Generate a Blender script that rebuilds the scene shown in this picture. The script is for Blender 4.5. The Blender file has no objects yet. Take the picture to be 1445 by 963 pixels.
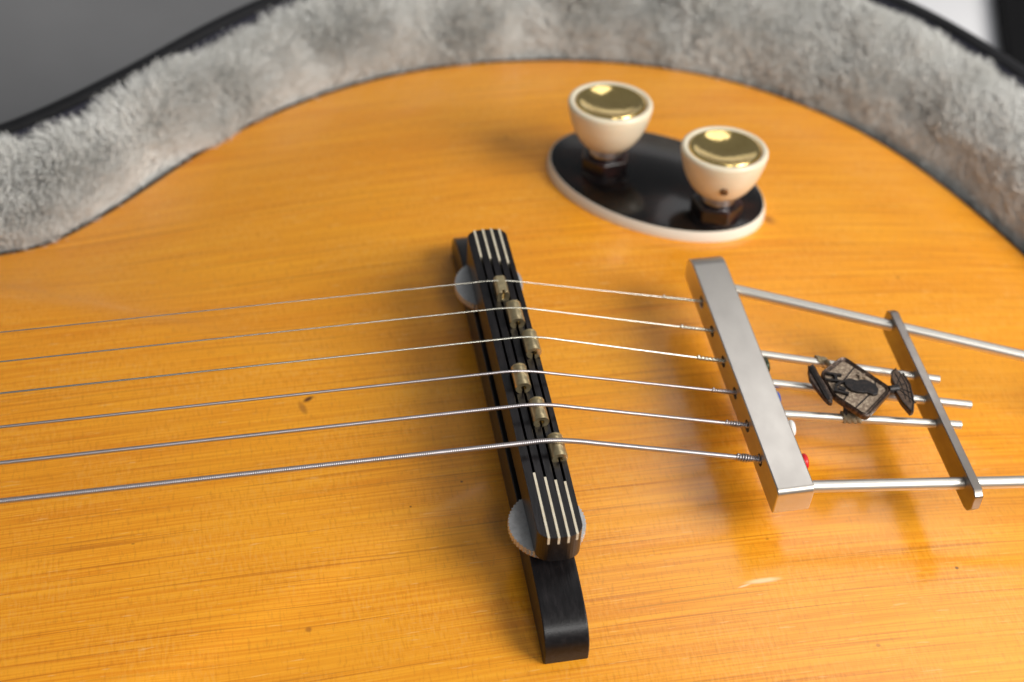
import bpy, bmesh, math, random
import numpy as np
from mathutils import Vector, Matrix, noise
random.seed(7); rng = np.random.default_rng(7)
S = 0.001                       # everything below is written in millimetres
sc = bpy.context.scene
col = sc.collection

# ------------------------------------------------------------------ camera
CAMP = (-57.2292349, -243.034542, 294.896913)
YAW, PITCH, ROLL, FPX = 0.224818332, 0.808236547, 0.0621665483, 2206.45484
f_ = Vector((math.sin(YAW)*math.cos(PITCH), math.cos(YAW)*math.cos(PITCH), -math.sin(PITCH)))
r_ = Vector((math.cos(YAW), -math.sin(YAW), 0)); u_ = r_.cross(f_)
r2 = math.cos(ROLL)*r_ + math.sin(ROLL)*u_; u2 = -math.sin(ROLL)*r_ + math.cos(ROLL)*u_
cam = bpy.data.cameras.new('camera'); camo = bpy.data.objects.new('camera', cam); col.objects.link(camo)
M = Matrix((r2, u2, -f_)).transposed().to_4x4(); M.translation = Vector(CAMP)*S
camo.matrix_world = M
cam.sensor_width = 36; cam.lens = FPX/1445*36; cam.clip_start = 0.01; cam.clip_end = 50
cam.dof.use_dof = True
cam.dof.focus_distance = (Vector((4, -24, 26)) - Vector(CAMP)).dot(f_)*S
cam.dof.aperture_fstop = 10.5
sc.camera = camo

# ------------------------------------------------------------------ world and lamps (indoor product photograph)
w = bpy.data.worlds.new('World'); sc.world = w; w.use_nodes = True
w.node_tree.nodes['Background'].inputs[0].default_value = (0.93, 0.96, 1.0, 1)
w.node_tree.nodes['Background'].inputs[1].default_value = 0.17
def area(name, pos, target, sx, sy, radiance, color):
    L = bpy.data.lights.new(name, 'AREA'); L.shape = 'RECTANGLE'; L.size = sx*S; L.size_y = sy*S
    L.energy = radiance*math.pi*(sx*S)*(sy*S); L.color = color
    o = bpy.data.objects.new(name, L); col.objects.link(o); o.location = Vector(pos)*S
    d = Vector(target) - Vector(pos); o.rotation_euler = d.to_track_quat('-Z', 'Y').to_euler()
    return o
area('key_lamp', (690, -430, 650), (20, 20, 0), 520, 520, 14.6, (1.0, 0.965, 0.91))
area('window_light', (1000, 900, 1800), (40, 0, 0), 1300, 900, 1.75, (1.0, 0.98, 0.98))
area('fill_lamp', (230, -1150, 1280), (0, 0, 0), 420, 320, 12.5, (1.0, 0.98, 0.95))
sc.view_settings.view_transform = 'Standard'; sc.view_settings.look = 'None'
sc.view_settings.exposure = 0; sc.view_settings.gamma = 1
sc.render.engine = 'CYCLES'
sc.cycles.use_denoising = True
sc.cycles.max_bounces = 10

# ------------------------------------------------------------------ materials
def mat(name, base=(.5,.5,.5), rough=.5, metal=0, coat=0, coat_rough=.1, spec=.5, sss=0, sss_r=(1,.6,.3), bump=None, var=None, ior=1.5, trans=0):
    """var=(scale_per_mm vec, colour2, detail) mixes a second colour by noise; bump=(scale vec, strength, distance)"""
    m = bpy.data.materials.new(name); m.use_nodes = True; nt = m.node_tree
    b = nt.nodes['Principled BSDF']
    b.inputs['Base Color'].default_value = (*base, 1); b.inputs['Roughness'].default_value = rough
    b.inputs['Metallic'].default_value = metal; b.inputs['Coat Weight'].default_value = coat
    b.inputs['Coat Roughness'].default_value = coat_rough; b.inputs['Specular IOR Level'].default_value = spec
    b.inputs['IOR'].default_value = ior; b.inputs['Transmission Weight'].default_value = trans
    if sss:
        b.inputs['Subsurface Weight'].default_value = sss; b.inputs['Subsurface Radius'].default_value = sss_r
        b.inputs['Subsurface Scale'].default_value = 0.003
    tc = nt.nodes.new('ShaderNodeTexCoord')
    def nz(scale, detail=3, rough_=.6):
        mp = nt.nodes.new('ShaderNodeMapping'); mp.inputs['Scale'].default_value = [s*1000 for s in scale]
        nt.links.new(tc.outputs['Object'], mp.inputs[0])
        n = nt.nodes.new('ShaderNodeTexNoise'); n.inputs['Scale'].default_value = 1; n.inputs['Detail'].default_value = detail
        n.inputs['Roughness'].default_value = rough_
        nt.links.new(mp.outputs[0], n.inputs['Vector']); return n
    if var:
        n = nz(var[0], 4); r = nt.nodes.new('ShaderNodeValToRGB')
        lo, hi = (var[2], var[3]) if len(var) > 3 else (.35, .65)
        r.color_ramp.elements[0].position = lo; r.color_ramp.elements[1].position = hi
        r.color_ramp.elements[0].color = (*base, 1); r.color_ramp.elements[1].color = (*var[1], 1)
        nt.links.new(n.outputs[0], r.inputs[0]); nt.links.new(r.outputs[0], b.inputs['Base Color'])
        rr = nt.nodes.new('ShaderNodeMapRange'); rr.inputs[3].default_value = rough*.8; rr.inputs[4].default_value = min(1, rough*1.25)
        nt.links.new(n.outputs[0], rr.inputs[0]); nt.links.new(rr.outputs[0], b.inputs['Roughness'])
    if bump:
        n = nz(bump[0], 4); bp = nt.nodes.new('ShaderNodeBump'); bp.inputs['Strength'].default_value = bump[1]
        bp.inputs['Distance'].default_value = bump[2]*S
        nt.links.new(n.outputs[0], bp.inputs['Height']); nt.links.new(bp.outputs[0], b.inputs['Normal'])
    return m

M_ebony = mat('ebony', (.007,.006,.0065), .30, spec=.38, bump=((2.2,.25,2.2), .35, .10), var=((.9,.12,.9), (.018,.015,.016), .45, .8))
M_ivory = mat('bone_inlay', (.72,.64,.49), .45, var=((.5,.5,.5), (.60,.49,.34), .4, .75), sss=.1)
M_wheel = mat('grey_thumbwheel', (.62,.62,.61), .36, metal=.6, var=((.8,.8,.8), (.50,.50,.49), .4, .7), bump=((3,3,3), .3, .04))
M_rimrefl = mat('edge_reflection', (.50,.27,.18), .4, metal=.8, var=((1.5,1.5,1.5), (.35,.3,.3)))  # coppery tint painted in for the reflection on the wheel's lower edge
M_nickel = mat('aged_nickel', (.66,.54,.31), .34, metal=.9, var=((.7,.7,.7), (.42,.34,.2), .4, .75), bump=((.6,6,.6), .25, .05))
M_steel = mat('satin_steel', (.70,.66,.60), .34, metal=1, var=((.09,.06,.2), (.62,.58,.53), .4, .75), bump=((.9,.05,.9), .16, .04))
M_bar = mat('dull_steel', (.33,.30,.27), .30, metal=1, var=((.25,.12,.3), (.25,.22,.20), .35, .75))
M_rod = mat('steel_rod', (.74,.71,.65), .42, metal=1, var=((.12,.12,.12), (.66,.63,.58), .45, .8))
M_string = mat('plain_string', (.68,.66,.56), .27, metal=1)
M_wound = mat('wound_string', (.52,.485,.50), .36, metal=1, var=((.05,.05,.05), (.44,.41,.41)))
M_cream = mat('cream_knob', (.87,.77,.58), .35, coat=.5, coat_rough=.15, sss=.12, sss_r=(1,.6,.3), var=((.09,.09,.14), (.82,.69,.48), .45, .78))
M_brass = mat('polished_brass', (.93,.69,.27), .12, metal=1, var=((.25,.25,.25), (.78,.56,.2), .45, .8), bump=((.06,.09,.06), .22, 1.6))
M_silver = mat('collar_metal', (.45,.45,.48), .3, metal=1)
M_tort = mat('dark_tortoiseshell', (.010,.007,.008), .3, spec=.3, coat=.4, coat_rough=.15, var=((.12,.12,.12), (.06,.013,.008), .52, .8))
M_plate = mat('black_tortoise_plate', (.006,.005,.005), .2, spec=.25, coat=.3, coat_rough=.06, var=((.07,.07,.07), (.035,.012,.006), .5, .8))
M_white = mat('cream_binding', (.86,.83,.73), .35, coat=.3)
M_blackbind = mat('black_binding', (.012,.016,.016), .3, coat=.5)
M_side = mat('maple_side', (.50,.25,.06), .3, coat=1, var=((.03,.2,.01), (.40,.17,.04)))
M_hole = mat('screw_hole_stain', (.17,.07,.015), .6)
M_dark = mat('hole_shade', (.01,.008,.006), .6)  # near-black colour standing for the shade inside the screw hole
M_shell = mat('case_vinyl', (.006,.006,.007), .5, spec=.3, bump=((1.2,1.2,1.2), .4, .3), var=((.05,.05,.05), (.012,.012,.014)))
M_navy = mat('navy_piping', (.012,.012,.024), .6, bump=((1.5,1.5,1.5), .6, .5))
M_table = mat('grey_table', (.23,.23,.235), .7, var=((.004,.004,.004), (.16,.16,.165)))
M_paper = mat('white_paper', (.80,.80,.82), .7)
M_panel = mat('black_panel', (.004,.004,.0045), .8, spec=.15, var=((.02,.02,.02), (.006,.006,.007)))
M_b_dark = mat('badge_black', (.012,.010,.010), .38, metal=.3, bump=((2,2,2), .5, .25), var=((1,1,1), (.05,.035,.028), .45, .8))
M_b_brown = mat('badge_bronze', (.24,.175,.125), .45, metal=.25, bump=((1.8,1.8,1.8), .8, .4), var=((1.3,1.3,1.3), (.50,.40,.29), .44, .66))
M_b_wing = mat('badge_wing_bronze', (.13,.085,.058), .42, metal=.35, bump=((1.8,1.8,1.8), .7, .3), var=((1.1,1.1,1.1), (.055,.036,.028), .45, .7))
M_b_frame = mat('badge_frame_bronze', (.05,.034,.027), .36, metal=.5, bump=((2,2,2), .5, .2), var=((1.2,.9,1), (.20,.13,.095), .46, .72))
M_thread = mat('waxed_thread', (.30,.24,.15), .7, bump=((3,3,3), .7, .2))
M_bred = mat('ball_red', (.62,.012,.02), .3); M_bwhite = mat('ball_white', (.78,.78,.76), .35)
M_bblue = mat('ball_blue', (.01,.10,.48), .3); M_bgreen = mat('ball_dark', (.03,.045,.025), .3, metal=.5)

def wood():
    m = bpy.data.materials.new('lacquered_spruce'); m.use_nodes = True; nt = m.node_tree; L = nt.links
    b = nt.nodes['Principled BSDF']; N = nt.nodes.new
    tc = N('ShaderNodeTexCoord')
    def mapped(sx, sy, rot=0.0, sz=0.0, off=(0,0,0)):
        mp = N('ShaderNodeMapping'); mp.inputs['Scale'].default_value = (sx*1000, sy*1000, sz*1000)
        mp.inputs['Rotation'].default_value = (0,0,rot); mp.inputs['Location'].default_value = off
        L.new(tc.outputs['Object'], mp.inputs[0]); return mp
    def nz(mp, detail=3, rough=.55, dist=0):
        n = N('ShaderNodeTexNoise'); n.inputs['Scale'].default_value = 1; n.inputs['Detail'].default_value = detail
        n.inputs['Roughness'].default_value = rough; n.inputs['Distortion'].default_value = dist
        L.new(mp.outputs[0], n.inputs['Vector']); return n.outputs[0]
    def rng_(v, a, b_, c, d, smooth=True):
        r = N('ShaderNodeMapRange'); r.interpolation_type = 'SMOOTHSTEP' if smooth else 'LINEAR'
        for i, x in zip((1,2,3,4), (a,b_,c,d)): r.inputs[i].default_value = x
        L.new(v, r.inputs[0]); return r.outputs[0]
    def mix(fac, a, b_, mode='MIX'):
        x = N('ShaderNodeMix'); x.data_type = 'RGBA'; x.blend_type = mode
        if isinstance(fac, float): x.inputs[0].default_value = fac
        else: L.new(fac, x.inputs[0])
        for i, v in ((6,a),(7,b_)):
            if isinstance(v, tuple): x.inputs[i].default_value = (*v, 1)
            else: L.new(v, x.inputs[i])
        return x.outputs[2]
    def mul(a, b_):
        x = N('ShaderNodeMath'); x.operation = 'MULTIPLY'
        for i, v in ((0,a),(1,b_)):
            if isinstance(v, float): x.inputs[i].default_value = v
            else: L.new(v, x.inputs[i])
        return x.outputs[0]
    ROT = -0.025
    fine = nz(mapped(.020, 1.9, ROT), 3, .65)            # annual rings
    mid = nz(mapped(.008, .50, ROT, off=(3,7,0)), 3, .6)
    broad = nz(mapped(.012, .030, ROT, off=(9,1,0)), 2)
    lines = nz(mapped(.011, 1.15, ROT, off=(31,17,0)), 2, .5)
    silk = nz(mapped(1.5, .32, ROT+.04, off=(5,5,0)), 3, .6)
    silkp = nz(mapped(.035, .05, off=(2,8,0)), 2)
    fleck = nz(mapped(.16, 1.7, ROT+.12, off=(11,3,0)), 2, .5)
    c = mix(rng_(fine, .38, .62, 0, 1), (.95,.400,.018), (.80,.275,.007))
    c = mix(mul(rng_(mid, .35, .7, 0, 1), .22), c, (.62,.19,.003))
    c = mix(mul(rng_(broad, .40, .68, 0, 1), .26), c, (.95,.44,.022))
    c = mix(mul(rng_(lines, .61, .68, 0, 1), .46), c, (.40,.105,.004))
    c = mix(mul(mul(rng_(silk, .45, .7, 0, 1), rng_(silkp, .40, .62, 0, 1)), .36), c, (.83,.42,.09))
    c = mix(mul(rng_(silk, .50, .28, 0, 1), .28), c, (.42,.14,.012))
    c = mix(mul(rng_(fleck, .65, .73, 0, 1), .5), c, (.92,.52,.16))
    # knots, specks, a chip in the lacquer: (x, y, rx, ry, rot, colour, strength)
    for (x, y, rx, ry, rot, cc, st) in [(-48.6,17.6,1.7,.8,.5,(.10,.03,.004),.95), (-50.2,14.8,1.0,2.6,.3,(.30,.10,.01),.6),
            (87.8,71.2,2.4,3.0,.3,(.42,.15,.015),.7), (87.8,71.2,.7,.9,.3,(.25,.08,.01),.8),
            (96.4,-53.0,.55,.5,0,(.14,.05,.005),.9), (-54.6,-47.9,.9,.8,0,(.35,.12,.01),.7), (70.3,-71.0,.7,.6,0,(.35,.12,.01),.6),
            (-15,-14,.4,.35,0,(.1,.03,.005),.9), (-28,-19.5,.3,.3,0,(.1,.03,.005),.9), (-92,-20,.5,.3,0,(.3,.1,.01),.6),
            (48.9,-51.5,4.9,.75,.02,(.95,.72,.42),.75), (44.3,-52.3,1.9,.3,.2,(.98,.78,.5),.6), (53.2,-40.5,.5,.3,0,(.3,.1,.01),.6),
            (20,120,.8,.6,0,(.35,.12,.01),.6), (118,45,.9,.7,0,(.35,.12,.01),.5), (112,8,.5,.5,0,(.3,.1,.01),.5)]:
        mp = N('ShaderNodeMapping'); mp.vector_type = 'TEXTURE'
        mp.inputs['Location'].default_value = (x*S, y*S, 0); mp.inputs['Rotation'].default_value = (0,0,rot)
        mp.inputs['Scale'].default_value = (rx*S, ry*S, 1)
        L.new(tc.outputs['Object'], mp.inputs[0])
        vm = N('ShaderNodeVectorMath'); vm.operation = 'MULTIPLY'; vm.inputs[1].default_value = (1,1,0); L.new(mp.outputs[0], vm.inputs[0])
        ln = N('ShaderNodeVectorMath'); ln.operation = 'LENGTH'; L.new(vm.outputs[0], ln.inputs[0])
        c = mix(mul(rng_(ln.outputs['Value'], 1.15, .35, 0, 1), st), c, cc)
    L.new(c, b.inputs['Base Color'])
    b.inputs['Roughness'].default_value = .45; b.inputs['Specular IOR Level'].default_value = .25
    b.inputs['Coat Weight'].default_value = 1; b.inputs['Coat IOR'].default_value = 1.5
    smear = nz(mapped(.03, .045, .4, off=(4,4,0)), 4)
    L.new(rng_(smear, .35, .7, .15, .25), b.inputs['Coat Roughness'])
    bp = N('ShaderNodeBump'); bp.inputs['Strength'].default_value = .25; bp.inputs['Distance'].default_value = .05*S
    h = N('ShaderNodeMath'); h.operation = 'ADD'; L.new(mul(fine, 1.0), h.inputs[0]); L.new(mul(silk, .6), h.inputs[1])
    L.new(h.outputs[0], bp.inputs['Height']); L.new(bp.outputs[0], b.inputs['Coat Normal']); L.new(bp.outputs[0], b.inputs['Normal'])
    return m
M_wood = wood()

def fur_mat():
    m = bpy.data.materials.new('plush_pile'); m.use_nodes = True; nt = m.node_tree
    b = nt.nodes['Principled BSDF']; b.inputs['Roughness'].default_value = .75; b.inputs['Specular IOR Level'].default_value = .2
    b.inputs['Sheen Weight'].default_value = .25
    hi = nt.nodes.new('ShaderNodeHairInfo'); r = nt.nodes.new('ShaderNodeValToRGB')
    r.color_ramp.elements[0].color = (.76,.75,.71,1); r.color_ramp.elements[1].color = (.86,.86,.84,1)
    nt.links.new(hi.outputs['Random'], r.inputs[0]); nt.links.new(r.outputs[0], b.inputs['Base Color'])
    return m
M_fur = fur_mat()
M_lining = mat('plush_backing', (.30,.29,.265), .9, spec=.1, var=((.05,.05,.05), (.38,.37,.345)))

# ------------------------------------------------------------------ mesh helpers
def obj(name, verts, faces, m, parent=None, smooth=False, bevel=0, segs=2, angle=35):
    me = bpy.data.meshes.new(name); me.from_pydata([(a*S, b*S, c*S) for a, b, c in verts], [], faces); me.update()
    bm = bmesh.new(); bm.from_mesh(me); bmesh.ops.recalc_face_normals(bm, faces=bm.faces); bm.to_mesh(me); bm.free()
    o = bpy.data.objects.new(name, me); col.objects.link(o); me.materials.append(m)
    if smooth or bevel:
        for p in me.polygons: p.use_smooth = True
    if bevel:
        md = o.modifiers.new('bevel', 'BEVEL'); md.width = bevel*S; md.segments = segs; md.limit_method = 'ANGLE'
        md.angle_limit = math.radians(angle); md.harden_normals = True
    elif smooth == 'auto':
        sharp_by_angle(me, 40)
    if parent: o.parent = parent
    return o
def sharp_by_angle(me, deg):
    bm = bmesh.new(); bm.from_mesh(me)
    for e in bm.edges:
        if len(e.link_faces) == 2 and e.calc_face_angle(0) > math.radians(deg): e.smooth = False
    bm.to_mesh(me); bm.free()
def prism(poly, z0, z1, axis='z'):
    """poly of 2-D points extruded; axis z: (x,y) poly; axis x: poly is (y,z); axis y: poly is (x,z)"""
    n = len(poly)
    def P(p, t):
        return {'z': (p[0], p[1], t), 'x': (t, p[0], p[1]), 'y': (p[0], t, p[1])}[axis]
    v = [P(p, z0) for p in poly] + [P(p, z1) for p in poly]
    f = [tuple(range(n-1, -1, -1)), tuple(range(n, 2*n))] + [(i, (i+1) % n, n+(i+1) % n, n+i) for i in range(n)]
    return v, f
def box(x0, x1, y0, y1, z0, z1): return prism([(x0,y0),(x1,y0),(x1,y1),(x0,y1)], z0, z1)
def frames(path):
    P = [Vector(p) for p in path]; T = []
    for i in range(len(P)):
        a = P[max(0,i-1)]; b = P[min(len(P)-1,i+1)]; T.append((b-a).normalized())
    n = T[0].orthogonal().normalized(); out = []
    for i, t in enumerate(T):
        n = (n - t*n.dot(t)).normalized(); out.append((P[i], n, t.cross(n)))
    return out
def tube(path, rad, seg=12, caps=True):
    fr = frames(path); v = []; f = []
    for i, (p, n, b) in enumerate(fr):
        r = rad[i] if hasattr(rad, '__len__') else rad
        for k in range(seg):
            a = 2*math.pi*k/seg; q = p + n*(r*math.cos(a)) + b*(r*math.sin(a)); v.append(tuple(q))
    for i in range(len(fr)-1):
        for k in range(seg):
            k2 = (k+1) % seg; f.append((i*seg+k, i*seg+k2, (i+1)*seg+k2, (i+1)*seg+k))
    if caps: f.append(tuple(range(seg-1, -1, -1))); f.append(tuple((len(fr)-1)*seg+k for k in range(seg)))
    return v, f
def join(*parts):
    V = []; F = []
    for v, f in parts:
        o = len(V); V += list(v); F += [tuple(i+o for i in g) for g in f]
    return V, F
def lathe(profile, seg=64):
    v = []; f = []; n = len(profile)
    for k in range(seg):
        a = 2*math.pi*k/seg
        for r, z in profile: v.append((r*math.cos(a), r*math.sin(a), z))
    for k in range(seg):
        k2 = (k+1) % seg
        for i in range(n-1): f.append((k*n+i, k2*n+i, k2*n+i+1, k*n+i+1))
    return v, f
def torus(c, R, r, axis='x', seg=32, s2=12):
    v = []; f = []
    for i in range(seg):
        a = 2*math.pi*i/seg
        for j in range(s2):
            b = 2*math.pi*j/s2; q = (R + r*math.cos(b)); u, w_, h = q*math.cos(a), q*math.sin(a), r*math.sin(b)
            v.append((c[0]+h, c[1]+u, c[2]+w_) if axis == 'x' else (c[0]+u, c[1]+w_, c[2]+h))
    for i in range(seg):
        for j in range(s2):
            f.append((i*s2+j, ((i+1) % seg)*s2+j, ((i+1) % seg)*s2+(j+1) % s2, i*s2+(j+1) % s2))
    return v, f
def cut(o, cutters):
    """carve closed solids out of o and bake the result"""
    if len(cutters) > 1 and any(len(c_[1]) != 6 for c_ in cutters):
        for c_ in cutters: cut(o, [c_])
        return
    v, f = join(*cutters)
    c = obj('cutter', v, f, M_dark)
    md = o.modifiers.new('cut', 'BOOLEAN'); md.operation = 'DIFFERENCE'; md.object = c; md.solver = 'EXACT'
    if 'bevel' in o.modifiers:
        bpy.context.view_layer.update()
        o.modifiers.move(len(o.modifiers)-1, 0)
    bpy.context.view_layer.update()
    dg = bpy.context.evaluated_depsgraph_get()
    me = bpy.data.meshes.new_from_object(o.evaluated_get(dg))
    for md in list(o.modifiers): o.modifiers.remove(md)
    o.data = me; bpy.data.objects.remove(c)
def empty(name, loc=(0,0,0)):
    o = bpy.data.objects.new(name, None); col.objects.link(o); o.location = Vector(loc)*S; o.empty_display_size = .02
    return o
def tag(o, label=None, cat=None, kind=None, group=None):
    if label: o['label'] = label
    if cat: o['category'] = cat
    if kind: o['kind'] = kind
    if group: o['group'] = group
    return o

# ------------------------------------------------------------------ body outline (closed, waist, lower and upper bout)
far = [(-128.5,95.6),(-116.9,97.8),(-109.2,101.9),(-99.3,109.1),(-89.0,117.8),(-78.5,127.2),(-67.5,136.3),(-56.3,144.3),(-44.9,151.0),
       (-33.3,156.5),(-21.6,160.9),(-9.9,164.1),(2.0,166.3),(13.7,167.3),(25.5,167.4),(44.2,166.1),(60.3,163.3),(71.5,160.3),(82.6,156.4),
       (93.3,151.5),(103.6,145.4),(113.3,138.1),(122.6,129.7),(131.4,120.2),(139.3,109.4),(146.4,97.0),(152.7,83.5),(158.3,69.3),(162.9,55.7)]
ctrl = far + [(168.5,36),(171.5,18),(172.5,0)]
left = [(-306,0),(-305,28),(-298,62),(-276,92),(-246,107),(-214,109),(-184,103.5),(-160,97.5),(-142,95)]
half = left + ctrl
loop = half + [(x, -y) for x, y in reversed(half[1:-1])]
def catmull(P, per=12):
    n = len(P); out = []
    for i in range(n):
        p0, p1, p2, p3 = [np.array(P[(i+k-1) % n], float) for k in range(4)]
        for k in range(per):
            t = k/per; out.append(.5*((2*p1)+(-p0+p2)*t+(2*p0-5*p1+4*p2-p3)*t*t+(-p0+3*p1-3*p2+p3)*t**3))
    return np.array(out)
C_ = catmull(loop)
for _ in range(6): C_ = (np.roll(C_,1,0)+2*C_+np.roll(C_,-1,0))/4
seg = np.linalg.norm(np.roll(C_,-1,0)-C_, axis=1); cum = np.concatenate([[0], np.cumsum(seg)])
NO = 560; sN = np.linspace(0, cum[-1], NO, endpoint=False)
Cc = np.vstack([C_, C_[:1]])
OUT = np.stack([np.interp(sN, cum, Cc[:,0]), np.interp(sN, cum, Cc[:,1])], 1)
tan = np.roll(OUT,-1,0)-np.roll(OUT,1,0); tan /= np.linalg.norm(tan, axis=1)[:,None]
NRM = np.stack([-tan[:,1], tan[:,0]], 1)            # loop runs clockwise on the far side: left normal points outward
if (NRM[np.argmax(OUT[:,1])][1] < 0): NRM = -NRM
CEN = np.array([20.0, 0.0]); EDGE_Z = -12.0
_ang = np.arctan2(OUT[:,1]-CEN[1], OUT[:,0]-CEN[0]); _rad = np.hypot(OUT[:,0]-CEN[0], OUT[:,1]-CEN[1])
_o = np.argsort(_ang); _A = _ang[_o]; _R = _rad[_o]
def ztop(x, y):
    a = math.atan2(y-CEN[1], x-CEN[0]); R = float(np.interp(a, _A, _R, period=2*math.pi)); t = min(1, math.hypot(x-CEN[0], y-CEN[1])/R)
    return 2 - 14*t**2.2

# ------------------------------------------------------------------ THE GUITAR
guitar = tag(empty('archtop_guitar', (0,0,-95)), 'amber lacquered archtop guitar with black bridge and steel tailpiece, lying in its plush case', 'guitar')
GZ = 95
def gp(name, vf, m, parent=None, **k):
    """part of the guitar; coordinates in world millimetres"""
    o = obj(name, vf[0], vf[1], m, **k)
    if parent is None: o.parent = guitar; o.location.z = GZ*S
    else: o.parent = parent
    return o
# soundboard: rings from the centre to the rim
rings = 96; V = [(CEN[0], CEN[1], 2.0)]; F = []
for j in range(1, rings+1):
    t = j/rings
    for p in OUT: q = CEN + (p-CEN)*t; V.append((q[0], q[1], 2-14*t**2.2))
for n_, (off, z) in enumerate([(.25,EDGE_Z-.25),(.35,EDGE_Z-.9),(.35,EDGE_Z-2.0)]):
    for p, n in zip(OUT, NRM): V.append((p[0]+n[0]*off, p[1]+n[1]*off, z))
for i in range(NO): F.append((0, 1+i, 1+(i+1) % NO))
for j in range(rings-1+3):
    a = 1+j*NO; b = a+NO
    for i in range(NO): k = (i+1) % NO; F.append((a+i, b+i, b+k, a+k))
top = gp('soundboard', (V, F), M_wood, smooth=True)
def band(o0, o1, z0, z1, m, name, parent=None):
    V = []; F = []
    for p, n in zip(OUT, NRM):
        for off, z in ((o0,z1),(o1,z1),(o1,z0),(o0,z0)): V.append((p[0]+n[0]*off, p[1]+n[1]*off, z))
    for i in range(NO):
        k = (i+1) % NO
        for j in range(4): F.append((i*4+j, i*4+(j+1) % 4, k*4+(j+1) % 4, k*4+j))
    return gp(name, (V, F), m, parent, smooth='auto')
band(-.25, .95, EDGE_Z-3.6, EDGE_Z+.12, M_blackbind, 'binding')
band(-3, .45, EDGE_Z-5.6, EDGE_Z-3.65, M_white, 'binding')
band(-6, .2, -93, EDGE_Z-5.65, M_side, 'side')
V = [(p[0], p[1], -93) for p in OUT] + [(p[0], p[1], -95) for p in OUT]
F = [tuple(range(NO)), tuple(range(2*NO-1, NO-1, -1))] + [(i, (i+1) % NO, NO+(i+1) % NO, NO+i) for i in range(NO)]
gp('back', (V, F), M_side)

# ---- bridge: foot, two thumbwheels on posts, slotted saddle bar, six string saddles, eight inlays
XB0, XB1 = -5.0, 5.0
half_prof = [(-65.3,1.2),(-65.25,3.0),(-65.0,4.6),(-64.4,6.1),(-63.3,7.5),(-61.8,8.7),(-59.8,9.7),(-57,10.5),(-53,11.3),(-48,11.9),(-42,12.3),(-36,12.5)]
pr = half_prof + [(-y+1.4, z) for y, z in reversed(half_prof)]
bot = [(y, ztop(0, y)-.15) for y in np.linspace(66.7, -65.3, 24)]
v, f = prism(pr + bot, XB0, XB1, 'x')
bridge = gp('bridge', (v, f), M_ebony, bevel=.35, segs=3, angle=30)
YB = (38.0, -39.0)
for i, y in enumerate(YB):
    # knurled wheel
    n = 112; pts = []
    for k in range(n):
        a = 2*math.pi*k/n; r = 8.45 + (.32 if k % 2 else 0)
        pts.append((r*math.cos(a), y + r*math.sin(a)))
    wv, wf = prism(pts, 13.9, 15.7)
    gp('thumbwheel', (wv, wf), M_wheel, bridge)
    gp('rim_reflection', prism([(8.5*math.cos(2*math.pi*k/72), y+8.5*math.sin(2*math.pi*k/72)) for k in range(72)], 13.55, 13.9), M_rimrefl, bridge)  # added thin disc, coloured like the reflection under the wheel
    gp('post', tube([(0,y,12.2),(0,y,13.6)], 2.2, 20), M_nickel, bridge)
    gp('post', tube([(.4,y,15.6),(.4,y,16.4)], 2.2, 20), M_nickel, bridge)
# saddle bar plan (rounded ends) and radius across the strings
SX0, SX1, SCX = -4.35, 5.75, .7
def zsad(y): return 25.7 - (y/49)**2*1.5
plan = []
for (cx, cy, a0, a1) in ((SX1-3.6, 49-3.0, 0, 90), (SX0+3.6, 49-3.0, 90, 180), (SX0+3.6, -49.6+3.0, 180, 270), (SX1-3.6, -49.6+3.0, 270, 360)):
    for k in range(9):
        a = math.radians(a0+(a1-a0)*k/8); plan.append((cx+3.6*math.cos(a), cy+3.0*math.sin(a)))
def fill_side(pts, step=4):
    out = []
    for i, p in enumerate(pts):
        q = pts[(i+1) % len(pts)]; out.append(p); d = math.hypot(q[0]-p[0], q[1]-p[1])
        for k in range(1, int(d//step)): t = k/int(d//step); out.append((p[0]+(q[0]-p[0])*t, p[1]+(q[1]-p[1])*t))
    return out
plan = fill_side(plan)
n = len(plan)
V = [(x, y, 15.8) for x, y in plan] + [(x, y, zsad(y)) for x, y in plan]
F = [tuple(range(n-1,-1,-1))] + [(i, (i+1) % n, n+(i+1) % n, n+i) for i in range(n)]
# top as strips between matching left/right points so that it can curve
bm = bmesh.new(); vs = [bm.verts.new(Vector(p)*S) for p in V]
for g in F: bm.faces.new([vs[i] for i in g])
tv = sorted(range(n), key=lambda i: plan[i][1])
bmesh.ops.contextual_create(bm, geom=[bm.edges.get((vs[n+i], vs[n+(i+1) % n])) for i in range(n)])
bmesh.ops.triangulate(bm, faces=[fc for fc in bm.faces if len(fc.verts) > 8])
bmesh.ops.recalc_face_normals(bm, faces=bm.faces)
me = bpy.data.meshes.new('saddle_bar'); bm.to_mesh(me); bm.free(); me.materials.append(M_ebony)
sbar = bpy.data.objects.new('saddle_bar', me); col.objects.link(sbar); sbar.parent = bridge
SLX = [-2.15, .05, 2.2, 4.2]; SLW = .54
cut(sbar, [box(x-SLW/2, x+SLW/2, -60, 60, 21.9, 30) for x in SLX])
md = sbar.modifiers.new('bevel', 'BEVEL'); md.width = .16*S; md.segments = 2; md.limit_method = 'ANGLE'; md.angle_limit = math.radians(50)
NEAR = [-32.0, -33.5, -34.6, -35.3]; FAR = [38.4, 37.6, 36.3, 35.2]
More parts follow.
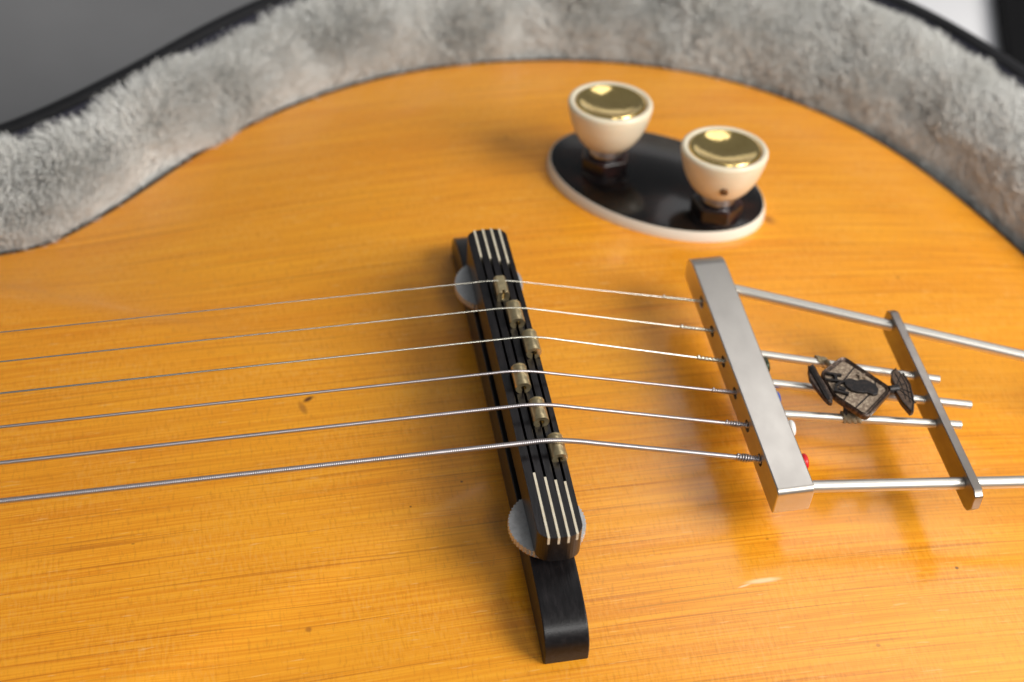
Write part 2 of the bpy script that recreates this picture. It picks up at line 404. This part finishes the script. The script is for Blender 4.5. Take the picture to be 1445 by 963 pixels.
for k, x in enumerate(SLX):
    def end_y(x, s):
        # plan boundary at x
        if x < SX0+3.6: dx = (SX0+3.6-x)/3.6
        elif x > SX1-3.6: dx = (x-SX1+3.6)/3.6
        else: dx = 0
        yy = 3.0*math.sqrt(max(0, 1-dx*dx)); return (46+yy) if s > 0 else (-46.6-yy)
    for s, inn in ((1, FAR[k]), (-1, NEAR[k])):
        ye = end_y(x, s); ys = np.linspace(inn, ye+s*.06, 8); hw = SLW/2-.01
        V = []; F = []
        for y in ys:
            zt = zsad(y)+.06
            V += [(x-hw, y, 21.95), (x+hw, y, 21.95), (x+hw, y, zt), (x-hw, y, zt)]
        for j in range(7):
            for q in range(4): F.append((j*4+q, j*4+(q+1) % 4, j*4+4+(q+1) % 4, j*4+4+q))
        F += [(3,2,1,0), (28,29,30,31)]
        gp('inlay', (V, F), M_ivory, bridge)
# strings: geometry data
HB, HT, XT = 28.3363, 16.7852, 52.4
SXS = [0.458, 2.162, 4.140, -0.307, 1.900, 4.128]
RAD = [.165, .20, .25, .36, .48, .64]
YS = [26-10.4*i for i in range(6)]
ZB = [HB+1.1*(1-(y/26)**2) for y in YS]
YT = [-3.2139+52.2624/2*(1-2*i/5) for i in range(6)]
# string saddles: short turned slugs lying along the bar, one end slit
for i in range(6):
    x, y, zc = SXS[i], YS[i], ZB[i]-RAD[i]-.15
    r = 1.9; zc = zc - r + .25
    if i == 0:
        vf = prism([(x-1.5,zc-1.4),(x+1.5,zc-1.4),(x+1.5,zc+1.15),(x+1.0,zc+r),(x-1.0,zc+r),(x-1.5,zc+1.2)], y-4.3, y+1.6, 'y')
        o = gp('string_saddle', vf, M_nickel, bridge, bevel=.12, segs=2)
        cut(o, [box(x-.25, x+.35, y-4.8, y-3.3, zc-.5, zc+3)])
        o['label'] = 'square cut grey string saddle'
    else:
        ylen0, ylen1 = y-3.75, y+2.7
        prof = []
        def ringr(t):   # turned grooves near both ends
            d = min(t, 1-t)*(ylen1-ylen0)
            return r*(.94 if d < .12 else (1.0 if d < .4 else (.955 if d < .55 else .985)))
        ts = sorted(set([0,.018,.05,.062,.07,.085,.1] + [1-a for a in (0,.018,.05,.062,.07,.085,.1)] + [k/10 for k in range(2,9)]))
        path = [(x, ylen0+(ylen1-ylen0)*t, zc) for t in ts]
        o = gp('string_saddle', tube(path, [ringr(t) for t in ts], 36), M_nickel, bridge, smooth='auto')
        w1 = .55 if i in (1,3) else .42
        cut(o, [prism([(x-w1,zc-3),(x+w1,zc-3),(x+.15,zc+.5),(x-.15,zc+.5)], ylen0-1, ylen0+1.6, 'y'),
                tube([(x, ylen0-1, zc+.1), (x, ylen0+1.2, zc+.1)], .75, 16),
                tube([(x-3,y,ZB[i]-.02),(x+3,y,ZB[i]-.02)], RAD[i]+.03, 12)])
        sharp_by_angle(o.data, 40)

# ---- strings
def string_path(i):
    B = np.array([SXS[i], YS[i], ZB[i]]); Nn = np.array([-645, YS[i]*43/52, HB-4.]); T = np.array([XT, YT[i], HT]); T = B+(T-B)*1.05
    P = []
    for t in np.linspace(.46, .012, 60): P.append(B+(Nn-B)*t)
    a = P[-1]; dirT = (T-B)/np.linalg.norm(T-B); b = B+dirT*(5.0+RAD[i]*6)
    a = B+(Nn-B)*.009; P[-1] = a
    for t in np.linspace(0, 1, 14)[1:]:
        q = (1-t)**2*a + 2*t*(1-t)*(B+np.array([0,0,.12+RAD[i]*.35])) + t*t*b; P.append(q)
    for t in np.linspace(0, 1, 14)[1:]: P.append(b+(T-b)*t)
    return np.array(P)
def resample(P, step):
    d = np.concatenate([[0], np.cumsum(np.linalg.norm(np.diff(P, axis=0), axis=1))])
    s = np.arange(0, d[-1], step); return np.stack([np.interp(s, d, P[:,k]) for k in range(3)], 1)
string_names = ['thinnest plain steel string', 'second plain steel string', 'thickest plain steel string', 'thinnest wound string', 'middle wound string', 'thickest wound string']
TW = [11, 9, 7.5, 6.5, 6.2, 6.5]
balls = {2: (62.9, .9, 14.6, M_bgreen), 3: (62.75, -9.3, 13.7, M_bblue), 4: (62.7, -20.3, 15.6, M_bwhite), 5: (62.6, -30.6, 15.6, M_bred)}
for i in range(6):
    P = string_path(i)
    if i < 3:
        vf = tube([tuple(p) for p in P], RAD[i], 10)
        o = gp('string', vf, M_string, smooth=True)
    else:
        pitch = (.34, .40, .46)[i-3]
        Q = resample(P, pitch/6); rr = [RAD[i]*(.955+.045*math.cos(2*math.pi*k/6)) for k in range(len(Q))]
        o = gp('string', tube([tuple(p) for p in Q], rr, 10), M_wound, smooth=True)
    o['label'] = string_names[i]
    # overwound end by the tailpiece
    D = P[-1]-P[-3]; D /= np.linalg.norm(D); L = TW[i]; E = np.array([XT+.2, YT[i], HT]) ; st = E-D*L
    up = np.array([0,0,1.]); n1 = np.cross(D, up); n1 /= np.linalg.norm(n1); n2 = np.cross(n1, D)
    parts = []
    wr = [.21, .24, .27, .23, .25, .28][i]; tight = i >= 3
    for ph in ((0, math.pi) if not tight else (0,)):
        N_ = 90; pts = []
        for k in range(N_):
            s = k/(N_-1); turns = L/(1.9 if not tight else .66)
            a = 2*math.pi*turns*s + ph; R = (RAD[i]+wr*.35) if tight else RAD[i]*1.3
            if tight: R *= 1+.18*math.sin(9*s+i)
            p = st + D*(L*s) + (n1*math.cos(a)+n2*math.sin(a))*R; pts.append(tuple(p))
        parts.append(tube(pts, wr*(.82 if tight else 1), 7))
    # little cut tail where the wrap begins
    tp = st + n2*(RAD[i]+.1)
    parts.append(tube([tuple(st-n2*(RAD[i]+.1)+n1*.2), tuple(st+D*.15+n2*(RAD[i]+.55))], wr*.9, 7))
    gp('twisted_end', join(*parts), M_string if i < 3 else M_wound, o, smooth=True)
    if i in balls:
        bx, by, bz, bmn = balls[i]
        gp('ball_end', torus((bx, by, bz), 1.35, .72, 'x'), bmn, o, smooth=True)

# ---- tailpiece: block with six holes, five rods, cross bar, hinge plate
TB = dict(x0=52.1, x1=60.9, y0=-42.0, y1=37.4, z0=12.0, z1=20.4)
def side_prof():
    P = []
    y0, y1, z0, z1 = TB['y0'], TB['y1'], TB['z0'], TB['z1']
    P += [(y0+1.0, z0), (y1-1.0, z0)]
    P += [(y1-.3, z0+.3), (y1, z0+1.2)]
    for k in range(11): a = math.radians(90*k/10); P.append((y1-5.2+5.2*math.cos(a), z1-3.6+3.6*math.sin(a)))
    for k in range(9): a = math.radians(90+90*k/8); P.append((y0+1.5+1.5*math.cos(a), z1-1.5+1.5*math.sin(a)))
    P += [(y0+.25, z0+.5)]
    return P
v, f = prism(side_prof(), TB['x0'], TB['x1'], 'x')
tail = gp('tailpiece', (v, f), M_steel, bevel=.35, segs=3, angle=40)
cut(tail, [tube([(50, y, HT-.1), (63, y, HT-.1)], 1.55, 24) for y in YT])
rods = [((61.5,26.7,16.3),(98.7,10.2,14.9),(129.5,-4.0,13.5),(168,-20,3.5),1.40), ((61.5,-38.3,16.3),(98.9,-41.8,14.9),(113.1,-42.2,13.5),(168,-46,3.5),1.45)]
for a, b, c, d, r in rods:
    a_, b_ = np.array(a), np.array(c); P = [a_+(b_-a_)*t*((160-a_[0])/(b_[0]-a_[0])) for t in np.linspace(0,1,12)]
    gp('rod', tube([tuple(p) for p in P], r, 20), M_rod, tail, smooth='auto')
for a, b in (((61.5,3.7,16.3),(104.8,-9.0,13.9)), ((61.5,-6.1,16.3),(109.6,-17.9,13.7)), ((61.5,-16.2,16.3),(104.6,-23.8,13.9))):
    gp('rod', tube([tuple(np.array(a)+(np.array(b)-np.array(a))*t) for t in np.linspace(0,1,6)], 1.04, 18), M_rod, tail, smooth='auto')
cbp = [(-47.4,12.6),(-46.2,10.4),(-44.6,9.8),(11.6,9.8),(13.6,10.5),(14.2,12.2),(13.6,16.4),(11.8,17.7),(-45.6,17.7),(-47.2,16.6)]
v, f = prism(cbp, 98.0, 100.2, 'x')
gp('cross_bar', ([(x + .5 + (y*.010), y, z) for x, y, z in v], f), M_bar, tail, bevel=.25, segs=2)
gp('hinge_plate', join(box(157, 173.9, -50, -12, 9.6, 13.6), box(173.9, 176.2, -50, -12, -40, 13.6)), M_steel, tail, bevel=.3)

# ---- control plate with two knobs
PC = (58.6, 89.6); PA = math.radians(-38.5); pz = ztop(*PC)
gx = (ztop(PC[0]+5, PC[1])-ztop(PC[0]-5, PC[1]))/10; gy = (ztop(PC[0], PC[1]+5)-ztop(PC[0], PC[1]-5))/10
def oval(a, b, dz, n=96):
    out = []
    for k in range(n):
        t = 2*math.pi*k/n; x = a*math.cos(t)*math.cos(PA)-b*math.sin(t)*math.sin(PA); y = a*math.cos(t)*math.sin(PA)+b*math.sin(t)*math.cos(PA)
        out.append((PC[0]+x, PC[1]+y, pz+gx*x+gy*y+dz))
    return out
def oval_solid(levels):
    V = []; F = []; n = 96
    for a, b, dz in levels: V += oval(a, b, dz)
    for j in range(len(levels)-1):
        for i in range(n): F.append((j*n+i, j*n+(i+1) % n, (j+1)*n+(i+1) % n, (j+1)*n+i))
    F.append(tuple((len(levels)-1)*n+i for i in range(n))); return V, F
plate = gp('control_plate', oval_solid([(32.5,21.95,-1.5),(32.5,21.95,3.0),(32.25,21.7,3.15)]), M_plate, smooth='auto')
V = []; F = []
lv = [(32.55,22.0,-1.5),(32.55,22.0,2.8),(32.75,22.2,2.85),(33.2,22.7,1.7),(33.4,22.9,0.6),(33.4,22.9,-1.5)]
for l in lv: V += oval(*l)
for j in range(len(lv)-1):
    for i in range(96): F.append((j*96+i, j*96+(i+1) % 96, (j+1)*96+(i+1) % 96, (j+1)*96+i))
gp('plate_binding', (V, F), M_white, plate, smooth='auto')
KT = Vector((.0325, .1531, 1)).normalized()
cup = [(0,-14.6),(4.2,-14.6),(5.4,-14.3),(6.8,-13.4),(8.4,-11.6),(9.8,-9.2),(10.9,-6.4),(11.7,-3.4),(12.05,-1.3),(12.0,-.6),(11.7,-.15),(11.2,.0),(10.6,-.05),(10.2,-.4),(10.1,-2.6),(0,-2.6)]
capp = [(0,-1.55),(2.5,-1.5),(5,-1.25),(7,-.75),(8.3,-.2),(9.0,.12),(9.5,.1),(9.85,-.2),(9.95,-.8),(9.95,-2.4)]
def knob(x, y, z, spin, screw):
    rot = KT.to_track_quat('Z', 'Y').to_matrix().to_4x4() @ Matrix.Rotation(spin, 4, 'Z')
    k = obj('control_knob', *lathe(cup, 72), M_cream, smooth='auto', parent=guitar)
    k.matrix_local = Matrix.Translation(Vector((x, y, z+GZ))*S) @ rot
    def kp(name, vf, m, **kw): return obj(name, vf[0], vf[1], m, parent=k, **kw)
    kp('brass_cap', lathe(capp, 72), M_brass, smooth=True)
    kp('collar', lathe([(0,-14.5),(4.6,-14.5),(4.9,-14.9),(4.9,-16.6),(4.4,-17.0),(0,-17.0)], 40), M_silver, smooth='auto')
    hexa = [(7.5*math.cos(math.pi/3*q), 7.5*math.sin(math.pi/3*q)) for q in range(6)]
    kp('lock_nut', prism(hexa, -21.6, -17.0), M_tort, bevel=.7, segs=3)
    kp('washer', lathe([(0,-21.6),(6.6,-21.6),(6.8,-22.0),(6.8,-27.5),(0,-27.5)], 40), M_tort, smooth='auto')
    if screw is not None:
        # set-screw hole on the cup's flank: inner shade painted as a dark plug, stain round it
        wl_ = rot.to_3x3().inverted() @ Vector((math.cos(screw), math.sin(screw), 0)); a = math.atan2(wl_.y, wl_.x); r0 = 10.35; zc = -8.0
        c0 = Vector((r0*math.cos(a), r0*math.sin(a), zc)); nn = Vector((math.cos(a), math.sin(a), -.62)).normalized()
        p0 = c0+nn*.55; 
        kp('screw_hole', tube([tuple(c0-nn*.8), tuple(c0+nn*.62)], 1.15, 20), M_hole, smooth='auto')
        kp('screw_hole', tube([tuple(c0-nn*.8), tuple(c0+nn*.66)], .55, 16), M_dark)
    return k
k1 = knob(44.87, 97.52, 23.96, .4, None); k1['label'] = 'cream knob with dark olive brass cap'
k2 = knob(71.67, 73.56, 23.96, .9, math.radians(-103)); k2['label'] = 'cream knob with screw hole and bright brass cap'

# ------------------------------------------------------------------ badge tied on the tailpiece rods
badge = tag(empty('badge', (80, -13, 18)), 'small dark bronze badge with curled side wings tied onto the thin tailpiece rods', 'badge')
BO = (80, -13, 18)
def bp(name, vf, m, parent=None, **k):
    v = [(a-BO[0], b-BO[1], c-BO[2]) for a, b, c in vf[0]] 
    o = obj(name, v, vf[1], m, **k); o.parent = parent or badge; return o
pan = [(80.2,-3.6),(89.1,-15.4),(79.6,-23.5),(73.6,-15.8),(72.6,-8.6)]
def tiltz(x, y): return .045*(-(x-80)) + .02*(y+13)
def bprism(poly, z0, z1):
    v, f = prism(poly, z0, z1); return [(a, b, c+tiltz(a, b)) for a, b, c in v], f
def inset(poly, d):
    cx = sum(p[0] for p in poly)/len(poly); cy = sum(p[1] for p in poly)/len(poly)
    return [(cx+(x-cx)*(1-d), cy+(y-cy)*(1-d)) for x, y in poly]
def roundpoly(P, r=.9, k=4):
    out = []; n = len(P)
    for i in range(n):
        p = Vector(P[i]); a = (Vector(P[i-1])-p).normalized(); b = (Vector(P[(i+1) % n])-p).normalized()
        for j in range(k+1):
            t = j/k; out.append(tuple((p+a*r)*(1-t)**2 + p*2*t*(1-t) + (p+b*r)*t*t))
    return out
bpan = bp('badge_panel', bprism(roundpoly(inset(pan, .06), .8), 18.9, 20.2), M_b_brown, bevel=.15)
oc = roundpoly(pan, 1.5); ic = roundpoly(inset(pan, .17), .5); n = len(oc)
V = []; 
for poly, z in ((inset(oc,.03),18.8),(oc,19.2),(oc,20.5),(inset(oc,.03),20.75),(inset(oc,.075),20.45),(inset(oc,.10),20.7),(inset(oc,.135),20.4),(ic,20.0)): V += [(x, y, z+tiltz(x,y)) for x, y in poly]
F = []
for j in range(7):
    for i in range(n): F.append((j*n+i, j*n+(i+1) % n, (j+1)*n+(i+1) % n, (j+1)*n+i))
F.append(tuple(range(n)))
bp('badge_frame', (V, F), M_b_frame, bpan, smooth='auto')
fig = [(77.6,-11.6),(79.3,-11.1),(80.2,-11.6),(81.0,-12.1),(82.0,-11.8),(83.2,-12.0),(84.2,-12.7),(85.2,-14.0),(85.3,-15.3),(84.6,-16.7),(83.4,-16.9),(82.2,-16.0),(81.0,-15.9),(79.8,-15.6),(78.5,-15.0),(77.5,-13.4)]
bp('figure', bprism(fig, 20.1, 20.9), M_b_dark, bpan, bevel=.2, segs=2)
def stroke(pts, wd, z0=20.1, z1=21.0):
    parts = []
    for a, b in zip(pts[:-1], pts[1:]):
        a = Vector(a); b = Vector(b); d = (b-a).normalized(); nn = Vector((-d.y, d.x))*wd/2; a = a-d*wd*.25; b = b+d*wd*.25
        parts.append(bprism([tuple(a+nn), tuple(b+nn), tuple(b-nn), tuple(a-nn)], z0, z1+random.uniform(0,.04)))
    return join(*parts)
bp('lettering', stroke([(74.3,-9.1),(77.5,-10.0)], .55), M_b_dark, bpan)
bp('lettering', stroke([(76.1,-9.7),(75.9,-11.4)], .6), M_b_dark, bpan)
bp('lettering', stroke([(73.3,-11.0),(77.6,-12.2)], .5), M_b_dark, bpan)
bp('lettering', stroke([(77.1,-12.2),(75.4,-12.9),(74.7,-14.2),(75.3,-14.9)], .45), M_b_dark, bpan)
bp('lettering', stroke([(75.9,-13.9),(76.9,-14.6)], 1.1), M_b_dark, bpan)
bp('lettering', stroke([(74.4,-14.6),(77.4,-15.9)], .6), M_b_dark, bpan)
for a, b in (((82.0,-7.4),(78.0,-11.2)), ((82.6,-16.4),(78.2,-19.8)), ((77.9,-15.0),(75.9,-17.4)), ((84.6,-16.3),(85.6,-12.2))):
    bp('panel_groove', stroke([a, b], .28, 20.0, 20.32), M_b_dark, bpan)
star = []
for k in range(10):
    a = math.pi/5*k+.3; r = 1.25 if k % 2 == 0 else .55; star.append((82.6+r*math.cos(a), -10.4+r*math.sin(a)))
bp('star', bprism(star, 20.1, 20.75), M_b_brown, bpan)
wl = [(69.9,-7.8),(70.5,-6.3),(71.9,-5.6),(72.3,-9.0),(73.0,-12.4),(73.4,-16.2),(72.7,-18.2),(71.9,-18.0),(71.1,-16.2),(70.2,-13.0),(69.6,-10.2)]
wing = bp('wing', bprism(wl, 19.4, 20.7), M_b_frame, bevel=.2, segs=2)
bp('wing_rib', join(*[stroke([(70.3+k*.55,-6.6),(71.0+k*.42,-12.0),(71.6+k*.3,-17.2)], .2, 20.5, 21.1-.12*k) for k in range(4)]), M_b_dark, wing)
wr_ = [(92.2,-8.9),(90.8,-9.8),(90.0,-11.8),(90.1,-14.2),(89.6,-16.1),(90.0,-19.3),(91.0,-22.6),(91.9,-22.4),(92.8,-20.2),(93.7,-17.5),(93.9,-14.1),(93.5,-11.1)]
wing2 = bp('wing', bprism([(x, y) for x, y in wr_], 18.6, 20.3), M_b_wing, bevel=.3, segs=2)
bp('wing_rib', join(*([stroke([(90.1,-14.6),(93.2, -10.4-3.2*k)], .16, 20.1, 20.42) for k in range(4)] + [stroke([(91.4,-10.2),(91.7,-14.2),(91.2,-18.6)], .16, 20.1, 20.42), stroke([(92.7,-10.0),(92.9,-14.5),(91.9,-19.8)], .16, 20.1, 20.42), stroke([(93.4,-10.6),(93.8,-14.2),(92.7,-20),(91.4,-22.4)], .26, 19.9, 20.5), stroke([(92.2,-8.9),(90.7,-9.9),(90.0,-12),(90.1,-14.4),(89.7,-16.2),(90.1,-19.4),(91.2,-22.5)], .26, 19.9, 20.5)])), M_b_dark, wing2)
bp('wing_joint', join(tube([(88.0,-15.2,19.6),(90.6,-14.8,19.2)], 1.1, 12), tube([(71.5,-12,18.6),(74.5,-12,18.6)], .9, 12)), M_b_dark)
bp('bottom_leg', tube([(76.6,-17.5,18.6),(76.5,-19.2,16.2)], .55, 10), M_b_dark)
# thread windings round the rods
def winding(x0, x1, y0, y1, z0, z1, R, r, turns):
    pts = []
    for k in range(int(turns*14)):
        s = k/(turns*14-1); a = 2*math.pi*turns*s; j = .12*math.sin(k*1.7)
        pts.append((x0+(x1-x0)*s, y0+(y1-y0)*s+(R+j)*math.cos(a), z0+(z1-z0)*s+(R+j)*math.sin(a)))
    return tube(pts, r, 7)
bp('thread_winding', winding(76.0,80.2,-18.7,-19.3,15.7,15.6,1.25,.26,13), M_thread, smooth=True)
bp('thread_winding', winding(75.6,78.0,.0,-.9,15.6,15.4,1.2,.22,7), M_thread, smooth=True)
bp('thread_winding', tube([(77,-18.2,17.0),(77.6,-15,17.8),(78.5,-8,17.8),(77.5,-1.5,16.9)], .5, 8), M_thread, smooth=True)

# ------------------------------------------------------------------ GUITAR CASE
DX = [-310,-128,-100,-89,-70,-56,-33,0,30,60,100,122,140,150,165,175]
DV = [28,  29,  25,  23, 20, 21.5,25,31,34.5,38,41,42,38,36.5,33,34]
FI = -1.6   # the pile stops this far short of the rim
Dd = np.interp(OUT[:,0], DX, DV)
for _ in range(30): Dd = (np.roll(Dd,1)+2*Dd+np.roll(Dd,-1))/4
case = tag(empty('guitar_case', (0,0,-106)), 'open black hard guitar case lined with silvery grey plush', 'guitar case')
def sweep(name, prof, m, parent=None, bumpy=0, closed=False):
    """prof: list of (fraction of D, extra mm, z)"""
    npf = len(prof); V = []
    for p, n, D in zip(OUT, NRM, Dd):
        for fr, ex, z in prof: o_ = fr*D+ex; V.append((p[0]+n[0]*o_, p[1]+n[1]*o_, z+106))
    F = []
    for i in range(NO):
        k = (i+1) % NO
        for j in range(npf-1 + (1 if closed else 0)):
            j2 = (j+1) % npf; F.append((i*npf+j, i*npf+j2, k*npf+j2, k*npf+j))
    o = obj(name, V, F, m, smooth='auto'); o.parent = parent or case; return o
sweep('shell', [(1,-1,-104),(1,1.2,-6),(1,1.2,6.0),(1,1.7,7.6),(1,3.0,8.3),(1,5.0,8.2),(1,6.4,7.4),(1,7.0,5.8),(1,7.2,0),(1,8.5,-1),(1,8.7,-5),(1,7.4,-7),(1,6.5,-100),(1,4,-106),(0,-20,-106),(0,-20,-104)], M_shell, closed=True)
sweep('piping', [(1,-1.0,4),(1,-1.2,5.6),(1,-.4,6.9),(1,.8,7.2),(1,1.5,6.4),(1,1.5,3)], M_navy)
V = [(p[0]-n[0]*19, p[1]-n[1]*19, -106+106) for p, n in zip(OUT, NRM)]
# lining surface (bulging cushion), kept as an array for the pile
prof = [(0,2.0,-60),(0,2.4,-30),(0,3.2,-19),(.05,3.4,-14),(.14,2.6,-9.5),(.26,1.6,-5),(.40,.6,-1),(.54,0,1.4),(.68,0,2.6),(.80,0,2.9),(.90,-.2,2.2),(.97,-.3,.6),(1,0,-3)]
pd = np.array(prof); tt = np.linspace(0, len(prof)-1, 44)
pf = np.stack([np.interp(tt, np.arange(len(prof)), pd[:,k]) for k in range(3)], 1)
G = np.zeros((NO, len(tt), 3))
for j, (fr, ex, z) in enumerate(pf):
    o_ = fr*(Dd+FI)+ex; G[:,j,0] = OUT[:,0]+NRM[:,0]*o_; G[:,j,1] = OUT[:,1]+NRM[:,1]*o_; G[:,j,2] = z
# cushion lumps
def lump(p):
    v = Vector((p[0]*.045, p[1]*.045, p[2]*.05)); a = noise.noise(v)*2.6 + noise.noise(v*2.3+Vector((5,1,2)))*1.5 + noise.noise(v*5+Vector((1,7,2)))*.6
    return a
amp = np.interp(tt, [0,2,4,6,10,12], [0,.2,.5,1,.9,.2])
dimples = [(148,118,-2,15,5.5),(132,140,2,12,4.0),(158,92,0,12,4),(100,166,0,10,3.0),(-50,157,1,9,3),(40,185,2,12,3.0)]
for i in range(NO):
    for j in range(len(tt)):
        p = G[i,j]; a = lump(p)*amp[j]
        for (cx, cy, cz, R, dep) in dimples:
            d2 = ((p[0]-cx)**2+(p[1]-cy)**2)/(R*R)
            if d2 < 6: a -= dep*math.exp(-d2*1.6)*amp[j]
        G[i,j,2] += a; 
V = [(p[0], p[1], p[2]+106) for p in G.reshape(-1,3)]; nT = len(tt); F = []
for i in range(NO):
    k = (i+1) % NO
    for j in range(nT-1): F.append((i*nT+j, i*nT+j+1, k*nT+j+1, k*nT+j))
lining = obj('plush_lining', V, F, M_lining, smooth=True); lining.parent = case
V = [(p[0], p[1], 106-96) for p in OUT] ; obj('floor_lining', V, [tuple(range(NO))], M_lining).parent = case
# pile
Gn = np.cross(np.roll(G,-1,0)-np.roll(G,1,0), np.gradient(G, axis=1)); Gn /= np.linalg.norm(Gn, axis=2)[...,None]+1e-9
if Gn[0, 30, 2] < 0: Gn = -Gn
area_w = np.linalg.norm(np.cross(np.roll(G,-1,0)-G, np.gradient(G, axis=1)), axis=2)
cx_ = G[:,:,0]; cy_ = G[:,:,1]
vis = np.where((cy_ > 20) & (cx_ > -170), 1.0, .10); vis[:, :int(nT*2.4/12)] *= .02
vis[:, int(nT*2.0/12):int(nT*3/12)] *= .6
wgt = (area_w*vis).ravel(); wgt /= wgt.sum()
NH = 170000
idx = rng.choice(NO*nT, NH, p=wgt); ii = idx//nT; jj = idx % nT
fu = rng.random(NH); fv = rng.random(NH); i2 = (ii+1) % NO; j2 = np.minimum(jj+1, nT-1)
def bil(A): return (A[ii,jj]*((1-fu)*(1-fv))[:,None]+A[i2,jj]*(fu*(1-fv))[:,None]+A[ii,j2]*((1-fu)*fv)[:,None]+A[i2,j2]*(fu*fv)[:,None])
root = bil(G); nr = bil(Gn); nr /= np.linalg.norm(nr, axis=1)[:,None]
out2 = np.concatenate([NRM[ii], np.zeros((NH,1))], 1)
# flow field and clumps
def fl(p, s, o): return np.array([noise.noise(Vector((a*s+o, b*s, c*s))) for a, b, c in p])
cell = 3.4; key = np.floor(root/cell).astype(int)
h = (key[:,0]*73856093 ^ key[:,1]*19349663 ^ key[:,2]*83492791) & 0x7fffffff
cj = np.stack([((h*k) % 9973)/9973.0 for k in (31, 57, 91)], 1)
cc = (key+cj)*cell
f1 = fl(root, .035, 3.1); f2 = fl(root, .035, 40.7); f3 = fl(root, .13, 90.)
Lh = 6.6*(1+.25*f3)*(.75+.5*rng.random(NH))
inner = np.clip(1-jj/nT*2.2, 0, 1)
dirv = nr*1.0 + out2*(inner*1.7)[:,None] + np.stack([f1*.8, f2*.8, np.zeros(NH)], 1) + rng.normal(0, .16, (NH,3))
dirv[:,2] += .15
dirv /= np.linalg.norm(dirv, axis=1)[:,None]
tip = root + dirv*Lh[:,None]
tc_ = cc + dirv*Lh[:,None]*1.0
tip = tip*(1-.18) + (tc_)*.18
tip = root + (tip-root)/np.linalg.norm(tip-root, axis=1)[:,None]*Lh[:,None]
# bend: pile falls over with the flow
K = 5; pts = np.zeros((NH, K, 3)); bend = np.stack([f2, -f1, -.5*np.ones(NH)], 1)*1.6
for k in range(K):
    t = k/(K-1); pts[:,k] = root + (nr*(1-t)+((tip-root)/Lh[:,None])*t)*(Lh*t)[:,None] + bend*t*t + rng.normal(0, .10, (NH,3))*t
hc = bpy.data.hair_curves.new('plush_pile'); hc.add_curves([K]*NH)
P_ = pts.copy(); P_[:,:,2] += 106
hc.attributes['position'].data.foreach_set('vector', (P_.reshape(-1)*S).astype(np.float32))
ra = hc.attributes.new('radius', 'FLOAT', 'POINT'); rad = np.tile(np.array([.14,.14,.12,.10,.05])*S, NH).astype(np.float32); ra.data.foreach_set('value', rad)
hc.materials.append(M_fur)
pile = bpy.data.objects.new('plush_pile', hc); col.objects.link(pile); pile.parent = lining; pile['kind'] = 'stuff'

# ------------------------------------------------------------------ setting
tb = obj('table', *box(-1600, 1600, -1400, 1700, -140, -106.3), M_table); tag(tb, kind='structure')
def paper():
    # seamless paper: lies on the table behind the case, curves up at the back
    prof = [(0,0),(120,0),(300,0),(420,4),(490,30),(525,80),(535,150),(537,290)]
    V = []; F = []
    cols = [60, 160, 262, 430, 700, 980]
    for x in cols:
        y0 = 205 if x < 240 else 190+(x-262)*.36
        for t, z in prof:
            y = y0+(t/537)*(760-y0)
            V.append((x+(t*.02), y, -105.6+z))
    n = len(prof)
    for i in range(len(cols)-1):
        for j in range(n-1): F.append((i*n+j, i*n+j+1, (i+1)*n+j+1, (i+1)*n+j))
    o = obj('paper_backdrop', V, F, M_paper, smooth=True)
    md = o.modifiers.new('thickness', 'SOLIDIFY'); md.thickness = .5*S
    return o
tag(paper(), kind='structure')
pn = obj('equipment_box', *prism([(250,205),(560,120),(620,520),(328,445)], -105.0, -97), M_panel, bevel=2, segs=3)
tag(pn, 'flat black box lying on the white paper beyond the guitar case', 'box')
